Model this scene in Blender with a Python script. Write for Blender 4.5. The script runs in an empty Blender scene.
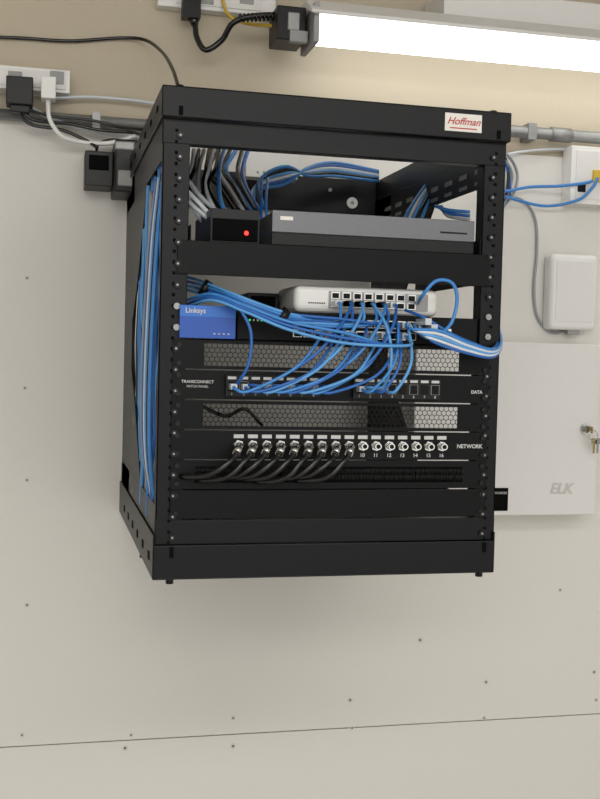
import bpy, bmesh, math, random
from mathutils import Vector, Matrix
random.seed(4)
scn = bpy.context.scene
scn.view_settings.view_transform = 'Standard'
scn.view_settings.look = 'None'

# ------------------------------------------------------------------ camera
F = 1089.0
CAM = Vector((0, -2.3, 1.65))
yv = Vector((-258, 49, -1089)).normalized()
zv = Vector((0.016, 1, 0)); zv = (zv - yv * zv.dot(yv)).normalized()
xv = yv.cross(zv)
ROT = Matrix((xv, yv, zv))
cd = bpy.data.cameras.new('camera')
cam = bpy.data.objects.new('camera', cd)
scn.collection.objects.link(cam)
cam.matrix_world = Matrix.Translation(CAM) @ ROT.to_4x4()
cd.sensor_fit = 'VERTICAL'; cd.sensor_height = 36.0; cd.lens = F * 36 / 799
cd.clip_start = 0.02
scn.camera = cam
Z0 = 1.65      # reference height (rack heights are measured from here)

def sv(px, py, y):
    """survey: 3D point on the vertical plane at depth y, measured from the photo"""
    w = ROT @ Vector((px - 300, 399.5 - py, -F))
    return CAM + w * ((y - CAM.y) / w.y)

# ------------------------------------------------------------------ materials
def lin(c):
    return tuple(((v/255)/12.92 if v/255 <= .04045 else ((v/255+.055)/1.055)**2.4) for v in c) + (1,)
def mat(name, col, rough=.5, metal=0, var=.06, scale=60, bump=0, bscale=400, emit=0, coat=0, spec=.5):
    m = bpy.data.materials.new(name); m.use_nodes = True
    nt = m.node_tree; b = nt.nodes['Principled BSDF']
    b.inputs['Roughness'].default_value = rough
    b.inputs['Metallic'].default_value = metal
    b.inputs['Coat Weight'].default_value = coat
    b.inputs['Specular IOR Level'].default_value = spec
    tc = nt.nodes.new('ShaderNodeTexCoord')
    n = nt.nodes.new('ShaderNodeTexNoise'); n.inputs['Scale'].default_value = scale
    n.inputs['Detail'].default_value = 4
    nt.links.new(tc.outputs['Object'], n.inputs['Vector'])
    r = nt.nodes.new('ShaderNodeValToRGB')
    c = lin(col)
    r.color_ramp.elements[0].color = tuple(v*(1-var) for v in c[:3]) + (1,)
    r.color_ramp.elements[1].color = tuple(min(1, v*(1+var)) for v in c[:3]) + (1,)
    nt.links.new(n.outputs['Fac'], r.inputs['Fac'])
    nt.links.new(r.outputs['Color'], b.inputs['Base Color'])
    if emit:
        nt.links.new(r.outputs['Color'], b.inputs['Emission Color'])
        b.inputs['Emission Strength'].default_value = emit
    if bump:
        n2 = nt.nodes.new('ShaderNodeTexNoise'); n2.inputs['Scale'].default_value = bscale
        n2.inputs['Detail'].default_value = 3
        nt.links.new(tc.outputs['Object'], n2.inputs['Vector'])
        bp = nt.nodes.new('ShaderNodeBump'); bp.inputs['Strength'].default_value = bump
        bp.inputs['Distance'].default_value = .002
        nt.links.new(n2.outputs['Fac'], bp.inputs['Height'])
        nt.links.new(bp.outputs['Normal'], b.inputs['Normal'])
    return m

M_wall = mat('painted_drywall', (220,217,210), .75, var=.02, scale=2.5, bump=.15, bscale=180)
M_upper = mat('beige_wall', (190,179,158), .8, var=.04, scale=3, bump=.2, bscale=120)
M_seam = mat('seam_shadow_gap', (130,124,115), .9)
M_smudge = mat('spackle', (206,202,194), .9, var=.06)
M_screw = mat('screw_head', (105,98,90), .5, .6)
M_black = mat('black_powder_coat', (12,12,14), .38, var=.1, bump=.12, bscale=900, spec=.22)
M_black2 = mat('black_panel', (8,8,9), .42, var=.1, bump=.08, bscale=900, spec=.16)
M_dark = mat('matte_black', (4,4,5), .8, spec=.1)
M_blackpl = mat('black_plastic', (10,10,11), .4, spec=.3)
M_coax = mat('black_cable_jacket', (14,14,15), .25, spec=.6)
M_white = mat('white_plastic', (228,227,223), .4, var=.02)
M_whitem = mat('white_enamel', (222,220,216), .45, var=.015, bump=.05)
M_grey = mat('grey_plastic', (150,150,148), .5)
M_silver = mat('nickel', (205,205,200), .25, 1.0)
M_steel = mat('galvanised_steel', (150,150,148), .5, .7, var=.15, scale=90)
M_blue = mat('blue_cable_jacket', (58,128,196), .38, var=.05)
M_blue2 = mat('blue_cable_dark', (34,94,168), .38, var=.05)
M_blue3 = mat('blue_cable_pale', (86,152,210), .38, var=.05)
M_bluebox = mat('blue_faceplate', (22,76,165), .35, var=.08)
M_bluebox2 = mat('blue_faceplate_top', (40,104,190), .35, var=.08)
M_wcable = mat('white_cable_jacket', (205,210,214), .4)
M_gcable = mat('grey_cable_jacket', (150,152,155), .45)
M_yellow = mat('yellow_cable_jacket', (205,170,50), .4)
M_plug = mat('clear_plug', (190,196,200), .2)
M_port = mat('port_cavity', (8,8,9), .6, spec=.2)
M_dvr = mat('brushed_dark_grey', (104,105,108), .35, .5, var=.1, scale=200)
M_label = mat('paper_label', (225,221,212), .6, var=.02)
M_red = mat('red_ink', (180,35,42), .5)
M_led = mat('red_led', (255,40,30), .4, emit=3)
M_gled = mat('green_led', (60,230,90), .4, emit=.6)
M_text = mat('white_ink', (190,190,188), .6)
M_tube = mat('fluorescent_diffuser', (253,254,255), .4, var=.0, emit=3.0)
M_floor = mat('concrete_floor', (186,183,178), .8, var=.1, scale=6)
M_brass = mat('brass_key', (150,132,90), .35, .9)
M_emb = mat('embossed_enamel', (194,192,188), .4, var=.01)

# ------------------------------------------------------------------ mesh builder
class B:
    def __init__(s): s.bm = bmesh.new(); s.mats = []
    def mi(s, m):
        if m not in s.mats: s.mats.append(m)
        return s.mats.index(m)
    def face(s, vs, m, smooth=False):
        try:
            f = s.bm.faces.new(vs); f.material_index = s.mi(m); f.smooth = smooth
        except ValueError: pass
    def box(s, x0,x1,y0,y1,z0,z1, m):
        if x1<x0: x0,x1=x1,x0
        if y1<y0: y0,y1=y1,y0
        if z1<z0: z0,z1=z1,z0
        v = [s.bm.verts.new((x,y,z)) for z in (z0,z1) for y in (y0,y1) for x in (x0,x1)]
        for q in ((0,2,3,1),(4,5,7,6),(0,1,5,4),(2,6,7,3),(0,4,6,2),(1,3,7,5)):
            s.face([v[i] for i in q], m)
        return s
    def rbox(s, x0,x1,y0,y1,z0,z1, m): # heights relative to Z0
        return s.box(x0,x1,y0,y1,Z0+z0,Z0+z1,m)
    def poly(s, pts, ext, m):
        a = [s.bm.verts.new(p) for p in pts]; e = Vector(ext)
        b = [s.bm.verts.new(Vector(p)+e) for p in pts]
        s.face(a, m); s.face(b[::-1], m)
        n = len(a)
        for i in range(n): s.face([a[i], b[i], b[(i+1)%n], a[(i+1)%n]], m)
        return s
    def cyl(s, p0, p1, r, m, seg=16, r2=None):
        p0=Vector(p0); p1=Vector(p1); r2 = r if r2 is None else r2
        d=(p1-p0).normalized(); u=d.orthogonal().normalized(); w=d.cross(u)
        A=[];Bv=[]
        for i in range(seg):
            a=2*math.pi*i/seg; o=u*math.cos(a)+w*math.sin(a)
            A.append(s.bm.verts.new(p0+o*r)); Bv.append(s.bm.verts.new(p1+o*r2))
        for i in range(seg):
            j=(i+1)%seg; s.face([A[i],A[j],Bv[j],Bv[i]], m, True)
        s.face(A[::-1], m); s.face(Bv, m)
        return s
    def ring(s, c, r, rr, m, axis='Y', seg=20):
        pts=[]
        for i in range(seg+1):
            a=2*math.pi*i/seg
            o = Vector((math.cos(a)*r,0,math.sin(a)*r)) if axis=='Y' else Vector((0,math.cos(a)*r,math.sin(a)*r))
            pts.append(Vector(c)+o)
        return s.tube(pts, rr, m, sub=1)
    def tube(s, pts, r, m, seg=8, sub=7):
        P=[Vector(p) for p in pts]
        if sub>1 and len(P)>2:
            Q=[P[0]*2-P[1]]+P+[P[-1]*2-P[-2]]; out=[]
            for i in range(1,len(Q)-2):
                a,b,c,d=Q[i-1],Q[i],Q[i+1],Q[i+2]
                for k in range(sub):
                    t=k/sub
                    out.append(.5*((2*b)+(c-a)*t+(2*a-5*b+4*c-d)*t*t+(3*b-a-3*c+d)*t**3))
            out.append(P[-1]); P=out
        rings=[]; u=None
        for i,p in enumerate(P):
            d=(P[min(i+1,len(P)-1)]-P[max(i-1,0)])
            if d.length<1e-9: d=Vector((0,0,1))
            d.normalize()
            u = d.orthogonal().normalized() if u is None else (u-d*u.dot(d)).normalized()
            w=d.cross(u)
            rings.append([s.bm.verts.new(p+(u*math.cos(2*math.pi*k/seg)+w*math.sin(2*math.pi*k/seg))*r) for k in range(seg)])
        for a,b in zip(rings,rings[1:]):
            for k in range(seg):
                j=(k+1)%seg; s.face([a[k],a[j],b[j],b[k]], m, True)
        s.face(rings[0][::-1],m); s.face(rings[-1],m)
        return s
    def wbox(s, x0,y0,x1,y1, yf, yb, m):
        """box hugging a vertical plane, outline as surveyed on its front face"""
        ym=(y0+y1)/2; xm=(x0+x1)/2
        s.box(sv(x0,ym,yf).x, sv(x1,ym,yf).x, yf, yb, sv(xm,y1,yf).z, sv(xm,y0,yf).z, m)
        return s
    def build(s, name, parent=None, bevel=0, seg=2):
        me=bpy.data.meshes.new(name)
        bmesh.ops.recalc_face_normals(s.bm, faces=s.bm.faces)
        s.bm.to_mesh(me); s.bm.free()
        for m in s.mats: me.materials.append(m)
        o=bpy.data.objects.new(name, me); scn.collection.objects.link(o)
        if parent: o.parent=parent
        if bevel:
            b=o.modifiers.new('bevel','BEVEL'); b.width=bevel; b.segments=seg
            b.limit_method='ANGLE'; b.angle_limit=math.radians(50)
        return o
def empty(name):
    o=bpy.data.objects.new(name,None); scn.collection.objects.link(o); o.empty_display_size=.05; return o
def text(body, name, loc, size, m, parent, shear=0, align='CENTER', bold=0):
    c=bpy.data.curves.new(name,'FONT'); c.body=body; c.size=size; c.align_x=align; c.align_y='CENTER'
    c.shear=shear; c.extrude=.0002; c.offset=bold
    t=bpy.data.objects.new('tmp',c); scn.collection.objects.link(t)
    bpy.context.view_layer.update()
    me=bpy.data.meshes.new_from_object(t)
    bpy.data.objects.remove(t)
    me.materials.clear(); me.materials.append(m)
    o=bpy.data.objects.new(name,me); scn.collection.objects.link(o)
    o.rotation_euler=(math.pi/2,0,0); o.location=loc; o.parent=parent
    return o

# ------------------------------------------------------------------ room
ztop=.470; zs=-.822
b=B()
b.box(-2.2,3.2,.012,.12,0,2.75,M_upper)
b.box(-2.2,3.2,0,.012,Z0+zs+.0012,Z0+ztop,M_wall)
b.box(-2.2,3.2,0,.012,.0,Z0+zs-.0012,M_wall)
b.box(-2.2,3.2,.008,.0121,Z0+zs-.002,Z0+zs+.002,M_seam)
wall=b.build('wall_back')
b=B()
for (x,y) in [(27,278),(25,388),(27,605),(22,735),(131,735),(233,718),(233,746),(350,700),(486,682),(484,718),(594,672),(596,700),(352,728),(27,480),(560,590),(125,748),(420,640)]:
    p=sv(x,y,0); r=random.uniform(.0022,.0032)
    b.cyl((p.x,-.0005,p.z),(p.x,.002,p.z),r*2.0,M_smudge,12)
    b.cyl((p.x,-.0010,p.z),(p.x,.002,p.z),r*.85,M_screw,10)
b.build('drywall_screws',wall)
B().box(-2.2,3.2,-4.6,.12,-.1,0,M_floor).build('floor')
B().box(-2.2,3.2,-4.6,.12,2.75,2.85,M_whitem).build('ceiling')
B().box(-2.3,-2.2,-4.6,.12,-.1,2.85,M_wall).build('wall_left')
B().box(3.2,3.3,-4.6,.12,-.1,2.85,M_wall).build('wall_right')

# ------------------------------------------------------------------ rack cabinet
rack=empty('wall_mount_equipment_rack')
YF=-.70
XL=.1625; XR=.704
b=B()
b.rbox(XL,XR,-.713,-.710,.342,.386,M_black)
b.rbox(XL,XL+.003,-.713,-.004,.342,.386,M_black)
b.rbox(XR-.003,XR,-.713,-.004,.342,.386,M_black)
b.rbox(XL,XR,-.713,-.50,.384,.387,M_black)
b.rbox(XL+.003,XR-.003,-.02,-.004,.312,.386,M_black)
b.rbox(XL+.003,.24,-.50,-.02,.384,.387,M_black)
b.build('top_cover',rack,.0025)
b=B()
b.rbox(XL,XR-.003,-.708,-.705,-.331,-.282,M_black)
b.rbox(XL,XL+.003,-.708,-.004,-.331,-.268,M_black)
b.rbox(XR-.006,XR-.003,-.708,-.004,-.331,-.268,M_black)
b.rbox(XL,XR-.003,-.708,-.004,-.333,-.330,M_black)
b.rbox(XL+.003,XR-.006,-.02,-.004,-.33,-.23,M_black)
b.build('bottom_cover',rack,.0025)
b=B()
for (a,c) in ((.166,.206),(.667,.702)):
    b.rbox(a,c,YF,YF+.003,-.282,.342,M_black)
b.rbox(.166,.169,YF,-.688,-.282,.342,M_black)
b.rbox(.699,.702,YF,-.655,-.282,.342,M_black)
b.rbox(.204,.206,YF,-.67,-.282,.342,M_black)
b.rbox(.667,.669,YF,-.67,-.282,.342,M_black)
b.rbox(.166,.702,YF-.001,YF+.02,.306,.342,M_black)
b.rbox(.166,.702,YF-.001,YF+.02,-.282,-.246,M_black)
b.build('front_frame',rack,.0015)
b=B()
for x in (.1665,.699):
    e=(.003,0,0)
    b.rbox(x,x+.003,-.69,-.004,.285,.342,M_black)
    b.rbox(x,x+.003,-.69,-.004,-.268,-.225,M_black)
    yr = -.20 if x<.3 else -.13
    b.rbox(x,x+.003,yr,-.004,-.268,.342,M_black)
    b.poly([(x,yr,Z0+.285),(x,yr,Z0+.06),(x,yr-.10,Z0+.13),(x,yr-.26,Z0+.285)],e,M_black)
    b.poly([(x,yr,Z0-.225),(x,yr,Z0-.03),(x,yr-.10,Z0-.10),(x,yr-.24,Z0-.225)],e,M_black)
b.rbox(.169,.190,-.203,-.200,-.268,.342,M_black)
b.build('side_frames',rack,.001)
b=B()
for k in range(8):
    y=-.62+k*.07
    b.rbox(.6975,.6995,y,y+.035,.31,.318,M_steel)
    b.rbox(.6975,.6995,y,y+.035,.292,.298,M_steel)
for x in (.19,.683):
    b.rbox(x-.003,x+.003,-.7095,-.707,-.300,-.284,M_dark)
    b.rbox(x-.003,x+.003,-.7145,-.712,.345,.358,M_dark)
    b.cyl((x,-.69,Z0+.386),(x,-.69,Z0+.393),.006,M_blackpl,6)
    b.cyl((x,-.69,Z0-.333),(x,-.69,Z0-.342),.006,M_blackpl,6)
b.cyl((.168,-.5,Z0-.333),(.168,-.5,Z0-.338),.006,M_blackpl,6)
for i in range(6):
    y=-.66+i*.1
    b.rbox(XL-.0012,XL,y,y+.02,-.312,-.300,M_dark)
    b.rbox(XL-.0012,XL,y,y+.02,.36,.368,M_dark)
b.build('slots_and_bolts',rack)
b=B()
for k in range(39):
    z=.325-k*.01589
    for x in (.186,.6855):
        b.box(x-.0022,x+.0022,YF-.0014,YF+.001,Z0+z-.0022,Z0+z+.0022,M_dark)
for k in range(20):
    z=.318-k*.031
    for x in (.191,.680):
        b.cyl((x,YF-.001,Z0+z),(x,YF-.0045,Z0+z),.0048,M_steel if k in (8,9) else M_blackpl,12)
        b.cyl((x,YF-.0045,Z0+z),(x,YF-.0055,Z0+z),.0018,M_steel,6)
b.build('rail_screws',rack)
b=B()
b.rbox(.190,.680,YF-.003,YF,.117,.167,M_black2)
b.rbox(.208,.665,YF,-.40,.163,.166,M_black2)
b.rbox(.208,.210,YF,-.40,.12,.19,M_black2)
b.rbox(.663,.665,YF,-.40,.12,.19,M_black2)
b.rbox(.208,.665,YF,-.45,.0215,.0235,M_black2)
b.build('shelves',rack,.001)
b=B(); b.rbox(.594,.654,-.7142,-.713,.352,.379,M_label); b.build('badge',rack)
text('Hoffman','badge_text',(.624,-.7146,Z0+.367),.0155,M_red,rack,shear=.4,bold=.0001)
b=B(); b.rbox(.602,.646,-.7148,-.7141,.3560,.3575,M_red); b.build('badge_underline',rack)

# ------------------------------------------------------------------ 1U panels
U=.0445; YP=YF-.003
def urow(i): z1=.0225-U*i; return z1-U+.0009, z1-.0009
def ears(b,z0,z1):
    for x in (.1955,.676):
        for z in (z0+.008,z1-.008):
            b.cyl((x,YP,Z0+z),(x,YP-.003,Z0+z),.0036,M_blackpl,12)
def vent(i):
    z0,z1=urow(i); b=B(); xa,xb=.233,.634; h=.0165; zc=(z0+z1)/2
    b.rbox(.187,.684,YP,YF,zc+h,z1,M_black2); b.rbox(.187,.684,YP,YF,z0,zc-h,M_black2)
    b.rbox(.187,xa,YP,YF,zc-h,zc+h,M_black2); b.rbox(xb,.684,YP,YF,zc-h,zc+h,M_black2)
    p=.0078; R=p/math.sqrt(3); r=R*.87; y=YF-.001
    for row in range(-2,3):
        for c in range(int((xb-xa)/p)+2):
            cx=xa+c*p+(p/2 if row%2 else 0); cz=Z0+zc+row*R*1.5
            if cx>xb+.004: continue
            o=[];n=[]
            for k in range(6):
                a=math.pi/6+k*math.pi/3
                o.append(b.bm.verts.new((cx+math.cos(a)*R,y,cz+math.sin(a)*R)))
                n.append(b.bm.verts.new((cx+math.cos(a)*r,y,cz+math.sin(a)*r)))
            for k in range(6):
                j=(k+1)%6; b.face([o[k],o[j],n[j],n[k]],M_black2)
    ears(b,z0,z1)
    b.build('vented_rack_panel')
vent(0); vent(2)
z0,z1=urow(1); zc=(z0+z1)/2
b=B(); b.rbox(.187,.684,YP,YF,z0,z1,M_black2); ears(b,z0,z1)
PORTS=[]
for (xa,xb) in ((.2646,.407),(.4606,.600)):
    b.rbox(xa,xb,YP-.010,YP,zc-.016,zc+.015,M_blackpl)
    n=8; w=(xb-xa)/n
    for k in range(n):
        cx=xa+w*(k+.5); PORTS.append(cx)
        b.rbox(cx-.0068,cx+.0068,YP-.0106,YP-.0095,zc-.009,zc+.006,M_grey if k%2 else M_blackpl)
        b.rbox(cx-.0060,cx+.0060,YP-.0112,YP-.0105,zc-.0085,zc+.0055,M_port)
        b.rbox(cx-.0062,cx+.0062,YP-.0108,YP-.0099,zc+.009,zc+.0130,M_text)
pp=b.build('ethernet_patch_panel')
for k,cx in enumerate(PORTS): text(str(k%8+1),'port_number',(cx,YP-.0108,Z0+zc-.0128),.006,M_text,pp)
text('TRANSCONNECT','panel_marking',(.224,YP-.0004,Z0+zc+.004),.0060,M_text,pp,bold=.0001)
text('PATCH PANEL','panel_marking_b',(.224,YP-.0004,Z0+zc-.003),.0050,M_text,pp)
text('DATA','panel_marking_c',(.664,YP-.0004,Z0+zc-.004),.007,M_text,pp,bold=.0002)
z0,z1=urow(3); zb=-.1335
b=B(); b.rbox(.187,.684,YP,YF,z0,z1,M_black2); ears(b,z0,z1)
BX=[.2873+.0214*i for i in range(16)]
for x in BX:
    b.cyl((x,YP,Z0+zb),(x,YP-.002,Z0+zb),.0078,M_silver,6)
    b.cyl((x,YP-.002,Z0+zb),(x,YP-.014,Z0+zb),.0052,M_silver,16)
    b.cyl((x,YP-.014,Z0+zb),(x,YP-.0145,Z0+zb),.0035,M_port,12)
    b.cyl((x-.007,YP-.010,Z0+zb),(x+.007,YP-.010,Z0+zb),.0011,M_silver,8)
    b.rbox(x-.0075,x+.0075,YP-.0008,YP,zb+.0105,zb+.0160,M_text)
cp=b.build('coax_patch_panel')
for i,x in enumerate(BX): text(str(i+1),'jack_number',(x,YP-.0005,Z0+zb-.0145),.0080,M_text,cp,bold=.0001)
text('NETWORK','panel_marking',(.655,YP-.0005,Z0+zb),.0085,M_text,cp,bold=.0002)
z0,z1=urow(4); zc=(z0+z1)/2
b=B()
b.rbox(.187,.684,YP,YF,zc+.012,z1,M_black2); b.rbox(.187,.684,YP,YF,z0,zc-.012,M_black2)
b.rbox(.187,.222,YP,YF,zc-.012,zc+.012,M_black2); b.rbox(.645,.684,YP,YF,zc-.012,zc+.012,M_black2)
b.rbox(.220,.647,YF-.0005,YF+.002,zc-.013,zc+.013,M_dark)
x=.222
while x<.645:
    b.cyl((x,YP+.001,Z0+zc+.012),(x+random.uniform(-.001,.001),YP-.001,Z0+zc),.0008,M_blackpl,5)
    b.cyl((x+.0008,YP+.001,Z0+zc-.012),(x+random.uniform(-.001,.001),YP-.001,Z0+zc),.0008,M_blackpl,5); x+=.0022
ears(b,z0,z1); b.build('brush_cable_panel')
z0,z1=urow(5)
b=B(); b.rbox(.187,.684,YP-.001,YF,z0,z1,M_black2); ears(b,z0,z1); b.build('blank_rack_panel',None,.001)

# ------------------------------------------------------------------ devices
b=B()
b.rbox(.335,.655,-.685,-.42,.172,.218,M_dvr)
b.rbox(.333,.657,-.690,-.684,.168,.186,M_blackpl)
b.rbox(.333,.657,-.691,-.684,.187,.2195,M_dvr)
b.rbox(.345,.365,-.6915,-.690,.205,.211,M_label)
b.rbox(.60,.645,-.6915,-.690,.198,.201,M_blackpl)
for x in (.36,.63): b.cyl((x,-.66,Z0+.172),(x,-.66,Z0+.166),.008,M_blackpl,12)
b.build('video_recorder',None,.0015)
b=B()
b.rbox(.243,.318,-.67,-.50,.168,.220,M_blackpl)
b.rbox(.246,.315,-.673,-.669,.172,.205,M_dark)
b.cyl((.297,-.674,Z0+.1845),(.297,-.6755,Z0+.1845),.0035,M_led,10)
b.build('cable_modem',None,.003)
b=B()
b.wbox(246,153,298,178,-.16,-.12,M_white)
p=sv(283,165,-.162); b.cyl((p.x,-.161,p.z),(p.x,-.163,p.z),.0022,M_gled,10)
for k in range(3):
    p=sv(258+k*6,172,-.162); b.box(p.x-.002,p.x+.002,-.1615,-.159,p.z-.002,p.z+.002,M_grey)
b.build('wireless_access_point',None,.004)
b=B()
p=sv(352,203,-.021); b.cyl((p.x,-.021,p.z),(p.x,-.024,p.z),.012,M_white,20); b.cyl((p.x,-.024,p.z),(p.x,-.026,p.z),.004,M_steel,10)
p=sv(330,190,-.021); b.cyl((p.x,-.021,p.z),(p.x,-.024,p.z),.004,M_steel,10)
b.build('rear_bolt_washer',rack)
b=B()
b.rbox(.196,.277,-.695,-.55,.026,.070,M_blackpl)
b.rbox(.195,.278,-.708,-.694,.024,.072,M_bluebox)
b.rbox(.195,.278,-.7085,-.7075,.055,.072,M_bluebox2)
for k in range(4): b.rbox(.245+k*.007,.248+k*.007,-.7088,-.7075,.030,.032,M_text)
rt=b.build('network_router',None,.001)
text('Linksys','router_marking',(.218,-.7090,Z0+.064),.0105,M_text,rt,bold=.0002)
b=B()
b.rbox(.285,.664,-.690,-.45,.025,.066,M_blackpl)
b.rbox(.283,.666,-.694,-.689,.024,.067,M_black2)
SWP=[]
for r,zz in enumerate((.036,.053)):
    for k in range(12):
        cx=.375+k*.0165
        b.rbox(cx-.0072,cx+.0072,-.6965,-.694,zz-.0065,zz+.0065,M_silver)
        b.rbox(cx-.0054,cx+.0054,-.6975,-.6962,zz-.005,zz+.004,M_port)
        SWP.append((cx,zz))
for k in range(10):
    b.rbox(.30+k*.006,.303+k*.006,-.6955,-.694,.052,.055,M_gled if k%3==0 else M_text)
b.rbox(.585,.60,-.696,-.694,.035,.05,M_silver); b.rbox(.607,.622,-.696,-.694,.035,.05,M_silver)
b.build('network_switch',None,.001)
b=B()
b.rbox(.372,.604,-.685,-.55,.068,.110,M_white)
e=b.build('network_switch',None,.011,4)
b=B()
b.rbox(.425,.585,-.6865,-.684,.076,.102,M_grey)
WSP=[]
for r,zz in enumerate((.083,.0955)):
    for k in range(8):
        cx=.435+k*.0175
        b.rbox(cx-.0068,cx+.0068,-.6885,-.686,zz-.0055,zz+.0055,M_silver)
        b.rbox(cx-.005,cx+.005,-.6895,-.688,zz-.0042,zz+.0034,M_port); WSP.append((cx,zz))
for k in range(8): b.rbox(.393+k*.0035,.395+k*.0035,-.6858,-.684,.082,.084,M_dark)
b.build('port_block',e)
b=B(); b.rbox(.315,.365,-.60,-.47,.067,.10,M_blackpl); b.rbox(.32,.36,-.602,-.599,.072,.095,M_dark)
b.build('media_converter',None,.003)

# ------------------------------------------------------------------ coax cables
b=B()
for i,x in enumerate(BX[:9]):
    z=Z0+zb; j=random.uniform(-.004,.004)
    d=Vector((-.38,-.80,-.46)).normalized()
    a=Vector((x,YP-.012,z)); c=a+d*.022
    b.cyl(a,c,.0062,M_silver,12)
    b.cyl(c,c+d*.010,.0045,M_coax,12,.004)
    e2=c+d*.008
    L=.062+j+.003*(i%3)
    b.tube([e2,e2+Vector((-.010,-.006,-.008)),e2+Vector((-.024,-.006,-.022+j)),e2+Vector((-.040,.004,-.032+j)),
            e2+Vector((-L,.022,-.036+j)),e2+Vector((-L-.010,.043,-.036+j))],.0044,M_coax,10)
b.build('coax_cables')

# ------------------------------------------------------------------ ethernet cables
b=B(); R=.0024
BL=(M_blue,M_blue2,M_blue3)
def tb(pts,m=M_blue,r=R):
    b.tube([sv(*p) for p in pts],r,m,8)
def j(s=1.5): return random.uniform(-s,s)
def plug(x,z,y,up=0):
    b.box(x-.005,x+.005,y-.018,y,z-.0042,z+.0042,M_plug)
def port_end(cx,zz,y):
    plug(cx,Z0+zz,y)
    return [Vector((cx,y-.015,Z0+zz)),Vector((cx+random.uniform(-.001,.001),y-.030,Z0+zz-.003))]
zpp=(urow(1)[0]+urow(1)[1])/2-.0015
# patch block A -> switch, combed side by side
for n,k in enumerate((0,1,2,3,4,5,6,7)):
    s=port_end(PORTS[k],zpp,YP-.011)
    q=port_end(SWP[2+n][0],SWP[2+n][1] if n%2 else SWP[14+n][1],-.697)
    a=s[1]; c=q[1]
    mid=[a+Vector((.020,-.006,-.002)),
         a.lerp(c,.45)+Vector((.024,-.020-.003*(n%3),-.012-.002*(n%2))),
         a.lerp(c,.82)+Vector((.010,-.016,-.008))]
    b.tube(s+mid+q[::-1],R,BL[n%3],8)
# patch block B -> switch
for n,k in enumerate((8,9,10)):
    s=port_end(PORTS[k],zpp,YP-.011)
    q=port_end(SWP[20+n][0] if n else SWP[9][0],SWP[20+n][1],-.697)
    a=s[1]; c=q[1]
    b.tube(s+[a+Vector((.010,-.012,.004)),a.lerp(c,.5)+Vector((.014,-.02,-.004))]+q[::-1],R,BL[n%3],8)
# long drops from both switches to the patch panel
for n,(src,pk) in enumerate(((WSP[1],1),(WSP[2],3),(WSP[4],5),(WSP[5],7),(WSP[3],8))):
    q=port_end(src[0],src[1],-.689)
    t=Vector((PORTS[pk]+.003,YP-.024,Z0+zpp+.003)); a=t+Vector((.006,-.012,.0))
    c=q[1]
    b.tube([t,a,a+Vector((.02,-.006,.003)),a.lerp(c,.4)+Vector((.022,-.028,-.006)),a.lerp(c,.75)+Vector((.012,-.030,-.002))]+q[::-1],R,BL[(n+1)%3],8)
# upper bundle from the left interior to both switches
for n in range(12):
    dy=(n%4)*2.6-4; dd=(n//4)*.005
    if n<5: q=port_end(WSP[n][0],WSP[n][1],-.689)
    else:   q=port_end(SWP[12+n-5][0],SWP[12+n-5][1],-.697)
    e2=q[1]
    base=[sv(176,282+dy*1.5,-.56),sv(196,286+dy*1.6,-.64),sv(228,296+dy,-.715-dd),sv(262,309+dy,-.735-dd),sv(290,318+dy,-.742-dd)]
    if n<5: base+=[sv(325+n*4,323+dy,-.745-dd), e2+Vector((-.006,-.018,-.026))]
    b.tube(base+q[::-1],R,BL[n%3],8)
for n in range(3):
    q=port_end(SWP[8+n][0],SWP[8+n][1],-.697)
    b.tube([sv(186,300+n*4,-.66),sv(212,294+n*3,-.72),sv(246,306+n*3,-.75),sv(290,322+n*4,-.765),sv(345,333+n*5,-.770),q[1]+Vector((-.01,-.03,-.012))]+q[::-1],R,BL[n%3],8)
tb([(232,300,-.72),(242,312,-.745),(251,333,-.75),(249,362,-.75),(240,380,-.74),(234,386,-.715)],M_blue2)
# right hand loop and run around the post
tb([(418,303,-.692),(422,296,-.73),(436,281,-.74),(452,283,-.74),(457,300,-.74),(450,325,-.74),(430,338,-.74),(415,330,-.70)],M_blue,.0028)
for n in range(5):
    tb([(404+n*5,324,-.70),(412+n*4,329+n*2,-.74),(440,331+n*3.4,-.745),(468,343+n*2.6,-.745),(492,350+n*1.8,-.735),(501,343+n,-.71),(499,330,-.66),(493,318,-.60)],M_wcable if n in(1,3) else BL[n%3])
tb([(405,310,-.70),(425,318,-.73),(448,332,-.74),(470,342,-.735),(492,349,-.73),(500,338,-.68)],M_blue2)
for (x,y) in ((424,322),(430,328)):
    p=sv(x,y,-.72); b.box(p.x-.005,p.x+.005,-.74,-.697,p.z-.005,p.z+.005,M_plug)
for (x,y,d) in ((283,316,-.745),(205,288,-.67)):
    c=sv(x,y,d); b.cyl(c-Vector((.005,0,-.003)),c+Vector((.005,0,-.003)),.0125,M_blackpl,16)
b.build('ethernet_patch_cables')

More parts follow.
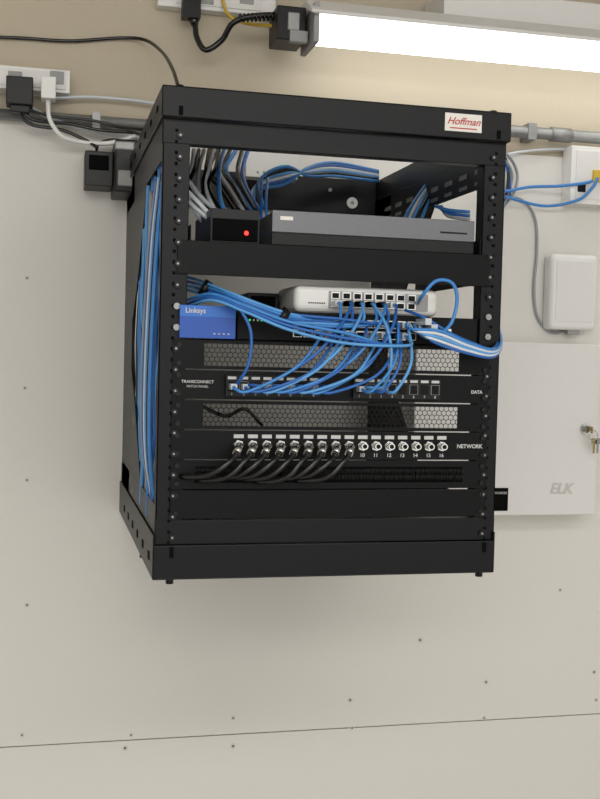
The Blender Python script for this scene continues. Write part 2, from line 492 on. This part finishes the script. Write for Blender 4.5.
# cables inside the rack
b=B()
for n in range(7):
    x=190+n*5
    tb([(x+4,150,-.45),(x+j(3),168,-.5),(x-4+j(3),185,-.52),(x+2,205,-.55),(x+16,225,-.57),(x+38,236,-.57)],(M_wcable,M_coax,M_gcable,M_coax,M_wcable,M_coax,M_blue)[n],.0036)
for n in range(7):
    tb([(212+n*6,150,-.3),(205+n*6+j(3),170,-.35),(222+n*4,188+j(3),-.4),(236+n*4,212,-.45)],(M_coax,M_coax,M_wcable,M_coax,M_blue,M_coax,M_blue2)[n],.004)
tb([(186,190,-.60),(196,200,-.62),(214,218,-.62),(238,232,-.60)],M_wcable,.0036)
tb([(186,198,-.60),(200,212,-.62),(222,228,-.62),(240,234,-.60)],M_wcable,.0036)
tb([(188,180,-.60),(200,196,-.62),(216,210,-.62),(240,222,-.60)],M_gcable,.0036)
for n in range(6):
    tb([(238+n*5,208,-.42),(255+n,190-n*2,-.38),(285,184-n*3.5,-.34),(308,168+n*1.5,-.30),(335,163+n*2.6,-.2),(378,171+n*2,-.1)],(M_blue,M_blue2,M_wcable,M_blue3,M_coax,M_blue)[n],.0034)
tb([(268,178,-.45),(266,200,-.5),(268,232,-.52)]); tb([(262,178,-.45),(261,200,-.5),(262,232,-.52)],M_blue2)
for n in range(5):
    tb([(398+n*4,235,-.40),(408+n*4,212,-.38),(424+n*3,188,-.34),(440+n*2,168,-.33)],(M_blue,M_wcable,M_blue3,M_coax,M_blue)[n],.0032)
for n in range(3):
    tb([(435+n*3,206,-.5),(448,210+n*3,-.52),(470,212+n*4,-.54)],(M_blue,M_blue2,M_gcable)[n],.003)
tb([(200,405,-.60),(225,416,-.62),(245,409,-.60),(262,425,-.55)],M_coax,.003)
b.build('interior_cable_bundle')
b=B()
cols=(M_blue,M_coax,M_blue3,M_wcable,M_blue2,M_gcable,M_blue,M_coax,M_blue3,M_blue)
for n in range(36):
    y=-.676+.0125*n+random.uniform(-.006,.006); x=.170+random.uniform(0,.010)
    m=cols[n%10]
    pts=[]
    zt=.31-random.uniform(0,.05); zb2=-.26
    for k in range(9):
        pts.append((x+random.uniform(-.003,.003),y+random.uniform(-.013,.013),Z0+zt+(zb2-zt)*k/8))
    b.tube(pts,.0034,m,8)
for n in range(6):
    b.tube([(.172,-.665+n*.02,Z0+.27),(.165,-.655+n*.025,Z0+.16),(.160,-.645+n*.025,Z0-.02),(.162,-.64+n*.022,Z0-.15),(.175,-.62+n*.01,Z0-.24)],.0033,cols[n],8)
b.build('vertical_cable_bundle')

# ------------------------------------------------------------------ wall: light fixture
b=B()
xa=sv(313,35,-.12).x; xb=2.35
zc=(sv(330,34,-.12).z)
def prof(b,x0,x1,pts,m):
    b.poly([(x0,y,zc+z) for y,z in pts],(x1-x0,0,0),m)
prof(b,xa,xb,[(-.160,-.020),(-.168,.0),(-.160,.018),(-.125,.026),(-.085,.018),(-.08,.0),(-.09,-.018),(-.125,-.026)],M_tube)
lamp=b.build('diffuser',None,.006)
fx=empty('fluorescent_light_fixture'); lamp.parent=fx
b=B()
prof(b,xa-.02,xb+.02,[(-.192,.018),(-.192,.024),(-.14,.058),(-.03,.058),(.0,.058),(.0,.040),(-.05,.034),(-.15,.034),(-.186,.018)],M_whitem)
prof(b,xa-.012,xa,[(-.175,-.034),(-.175,.045),(-.06,.045),(-.06,-.034)],M_grey)
prof(b,xb,xb+.012,[(-.175,-.034),(-.175,.045),(-.06,.045),(-.06,-.034)],M_grey)
prof(b,xa+.28,xb,[(-.12,.058),(-.12,.12),(.0,.12),(.0,.058)],M_whitem)
b.build('housing',fx,.002)
b=B()
b.wbox(277,6,306,40,-.14,-.06,M_blackpl); b.wbox(288,12,300,30,-.142,-.13,M_steel)
b.wbox(290,30,308,42,-.145,-.13,M_grey)
b.wbox(277,10,308,22,-.06,.012,M_blackpl)
b.build('end_connector',fx,.002)

# top outlet + cord
b=B()
b.wbox(158,-14,276,11,-.018,.012,M_white); b.wbox(176,-10,262,7,-.021,-.017,M_whitem)
for x in (200,240): b.wbox(x,-8,x+14,4,-.0225,-.020,M_grey)
b.build('electrical_outlet',None,.002)
b=B()
b.wbox(183,-8,201,17,-.05,-.02,M_blackpl); 
p=sv(193,17,-.035); q=sv(195,26,-.035); b.cyl(p,q,.012,M_coax,12,.007)
b.tube([sv(*t) for t in ((195,22,-.035),(197,38,-.05),(206,50,-.06),(222,40,-.07),(232,24,-.09),(248,17,-.10),(268,15,-.10),(280,16,-.10))],.006,M_coax,10)
for k in range(9):
    x=240+k*4; c=sv(x,18-k*.2,-.10); b.ring(c,.0075,.0022,M_coax,'X',12)
b.build('power_cord')
b=B(); b.tube([sv(*t) for t in ((222,-20,-.03),(224,5,-.03),(232,18,-.04),(250,24,-.06),(275,26,-.09),(290,27,-.10))],.0035,M_yellow)
b.build('yellow_cable')
b=B(); b.tube([sv(*t) for t in ((-40,36,0.004),(20,38,.004),(70,41,.004),(120,38,.003),(145,40,-.02),(162,52,-.10),(172,68,-.2),(178,86,-.28),(184,110,-.34))],.0036,M_coax)
b.build('black_wall_cable')

# conduits
b=B()
zl=sv(40,117,-.02).z; b.cyl((-1.8,-.018,zl),(.5,-.018,zl),.0115,M_steel,20)
for x in (-.8,.1): b.box(x-.008,x+.008,-.032,.0,zl-.016,zl+.016,M_steel)
zr=sv(550,134,-.02).z; b.cyl((.5,-.018,zr),(2.9,-.018,zr),.013,M_steel,20)
b.cyl((.5,-.018,zl),(.5,-.018,zr),.012,M_steel,20)
x=sv(530,134,-.02).x; b.box(x-.01,x+.01,-.034,.012,zr-.018,zr+.018,M_steel)
b.cyl((x+.05,-.018,zr),(x+.10,-.018,zr),.016,M_steel,20)
b.build('electrical_conduit')

# left outlet cluster
b=B()
b.wbox(-40,66,70,89,-.040,.012,M_white); b.wbox(-30,69,66,86,-.043,-.039,M_whitem)
for x in (8,50): b.wbox(x,71,x+14,84,-.0445,-.042,M_grey)
b.build('electrical_outlet',None,.002)
b=B()
b.wbox(6,76,33,104,-.085,-.043,M_blackpl); b.wbox(10,84,30,112,-.075,-.05,M_blackpl)
b.tube([sv(*t) for t in ((22,110,-.06),(35,120,-.06),(70,124,-.05),(100,130,-.05),(135,133,-.06),(150,140,-.15))],.0035,M_coax)
b.tube([sv(*t) for t in ((16,108,-.06),(30,124,-.05),(62,130,-.05),(85,140,-.05),(98,148,-.06))],.0035,M_coax)
b.tube([sv(*t) for t in ((26,108,-.06),(50,116,-.05),(90,120,-.05),(120,127,-.06),(150,130,-.1))],.003,M_coax)
b.build('power_plug',None,.002)
b=B()
b.wbox(41,76,56,98,-.085,-.043,M_white); p=sv(48,98,-.06); b.cyl(p,sv(48,108,-.06),.006,M_white,12,.004)
b.tube([sv(*t) for t in ((48,104,-.06),(50,120,-.06),(62,136,-.06),(82,142,-.05),(110,143,-.06),(138,135,-.06))],.0045,M_white)
b.tube([sv(*t) for t in ((55,98,-.02),(90,97,-.012),(130,100,-.012),(160,104,-.012),(220,110,-.012))],.0035,M_wcable)
b.tube([sv(*t) for t in ((30,108,-.04),(60,122,-.03),(100,132,-.03),(140,139,-.03))],.004,M_wcable)
b.build('power_plug',None,.002)
b=B()
b.wbox(85,151,113,186,-.08,-.004,M_blackpl); b.wbox(89,155,109,170,-.082,-.079,M_dark)
b.tube([sv(*t) for t in ((96,152,-.04),(100,143,-.05),(118,140,-.05),(140,150,-.10))],.003,M_coax)
b.build('power_adapter',None,.003)
b=B()
b.wbox(115,139,137,192,-.13,-.004,M_blackpl); b.wbox(115,141,135,150,-.132,-.12,M_steel); b.wbox(118,170,134,186,-.134,-.128,M_grey)
b.build('power_adapter',None,.003)

# right side
b=B()
b.wbox(571,147,625,205,-.045,.0,M_white); b.wbox(576,151,620,200,-.047,-.044,M_whitem)
b.wbox(578,183,586,192,-.049,-.046,M_port)
b.wbox(594,170,606,182,-.055,-.046,M_yellow)
b.build('junction_box',None,.003)
b=B()
def tb2(pts,m,r=.0035): b.tube([sv(*p) for p in pts],r,m)
tb2([(490,186,-.12),(505,191,-.06),(530,187,-.03),(560,186,-.05),(585,183,-.06),(592,181,-.055)],M_blue)
tb2([(488,192,-.12),(510,198,-.05),(545,206,-.03),(578,200,-.055),(592,188,-.06),(598,178,-.058)],M_blue)
tb2([(484,150,-.10),(500,152,-.06),(508,168,-.04),(506,195,-.03),(496,215,-.03),(485,235,-.05)],M_coax)
tb2([(484,156,-.08),(502,158,-.06),(512,175,-.03),(506,200,-.03),(496,222,-.03)],M_gcable)
tb2([(486,150,-.10),(506,154,-.06),(517,172,-.03),(514,192,-.03),(500,210,-.02)],M_gcable)
tb2([(486,158,-.10),(504,162,-.06),(509,178,-.03),(509,196,-.03),(498,215,-.02)],M_blue2)
tb2([(486,160,-.05),(520,152,-.02),(560,149,-.01),(575,152,-.02)],M_wcable,.003)
tb2([(502,196,-.02),(522,200,-.012),(535,218,-.006),(537,250,-.006),(534,290,-.006),(538,318,-.006),(552,332,-.006),(568,330,-.006)],M_gcable,.0032)
tb2([(488,225,-.04),(500,260,-.03),(493,310,-.03),(486,338,-.05)],M_blue,.003)
b.build('wall_data_cables')
b=B()
b.wbox(551,254,598,330,-.045,.0,M_white)
o=b.build('door_chime_box',None,.012,4)
b=B(); b.wbox(556,261,594,322,-.0465,-.044,M_whitem); b.wbox(568,329,580,334,-.03,-.01,M_grey); b.build('cover_panel',o,.001)
b=B()
yf=-.09
x0=.78; x1=sv(597,430,yf).x; zt=sv(560,345,yf).z; zb_=sv(560,514,yf).z
b.box(x0,x1,yf+.006,0,zb_,zt,M_whitem)
b.box(x0-.002,x1+.003,yf,yf+.005,zb_-.002,zt+.003,M_whitem)
o=b.build('security_panel_enclosure',None,.002)
p=sv(561,489,yf-.001); text('ELK','embossed_logo',(p.x,yf-.0012,p.z),.033,M_emb,o,shear=.25,bold=.0008)
b=B(); p=sv(585,429,yf)
b.cyl((p.x,yf,p.z),(p.x,yf-.008,p.z),.012,M_silver,20); b.cyl((p.x,yf-.008,p.z),(p.x,yf-.012,p.z),.008,M_steel,16)
b.box(p.x-.0015,p.x+.0015,yf-.034,yf-.010,p.z-.007,p.z+.007,M_brass)
b.ring((p.x+.004,yf-.03,p.z-.012),.011,.0013,M_silver,'Y')
for dx,m in ((.001,M_brass),(.010,M_steel)):
    X=p.x+dx
    b.poly([(X,yf-.031,p.z-.018),(X+.012,yf-.031,p.z-.018),(X+.012,yf-.031,p.z-.03),(X+.008,yf-.031,p.z-.032),(X+.008,yf-.031,p.z-.05),(X+.004,yf-.031,p.z-.052),(X+.004,yf-.031,p.z-.032),(X,yf-.031,p.z-.03)],(0,.002,0),m)
b.build('lock_and_keys',o)
b=B(); b.wbox(478,488,508,511,yf-.0015,yf,M_dark); b.build('warning_label',o)
p=sv(507,493,yf-.002); text('SOURCES','label_text',(p.x,yf-.0022,p.z),.0068,M_text,o,bold=.0001,align='RIGHT')

# ------------------------------------------------------------------ lights
def area(name,loc,rot,sx,sy,e,col):
    l=bpy.data.lights.new(name,'AREA'); l.shape='RECTANGLE'; l.size=sx; l.size_y=sy; l.energy=e; l.color=col
    o=bpy.data.objects.new(name,l); scn.collection.objects.link(o); o.location=loc; o.rotation_euler=rot
area('ceiling_fill_light',(.6,-2.6,2.73),(math.radians(12),0,0),2.4,.6,38,(1,.985,.96))  # unseen area light added under the ceiling as soft fill, no fixture modelled
area('ceiling_fill_light_rear',(-.6,-3.9,2.70),(math.radians(25),0,0),2.6,.8,45,(1,.985,.96))  # second unseen fill light, added further behind the camera
w=bpy.data.worlds.new('world'); scn.world=w; w.use_nodes=True
w.node_tree.nodes['Background'].inputs['Color'].default_value=(1,.985,.965,1)
w.node_tree.nodes['Background'].inputs['Strength'].default_value=1.35
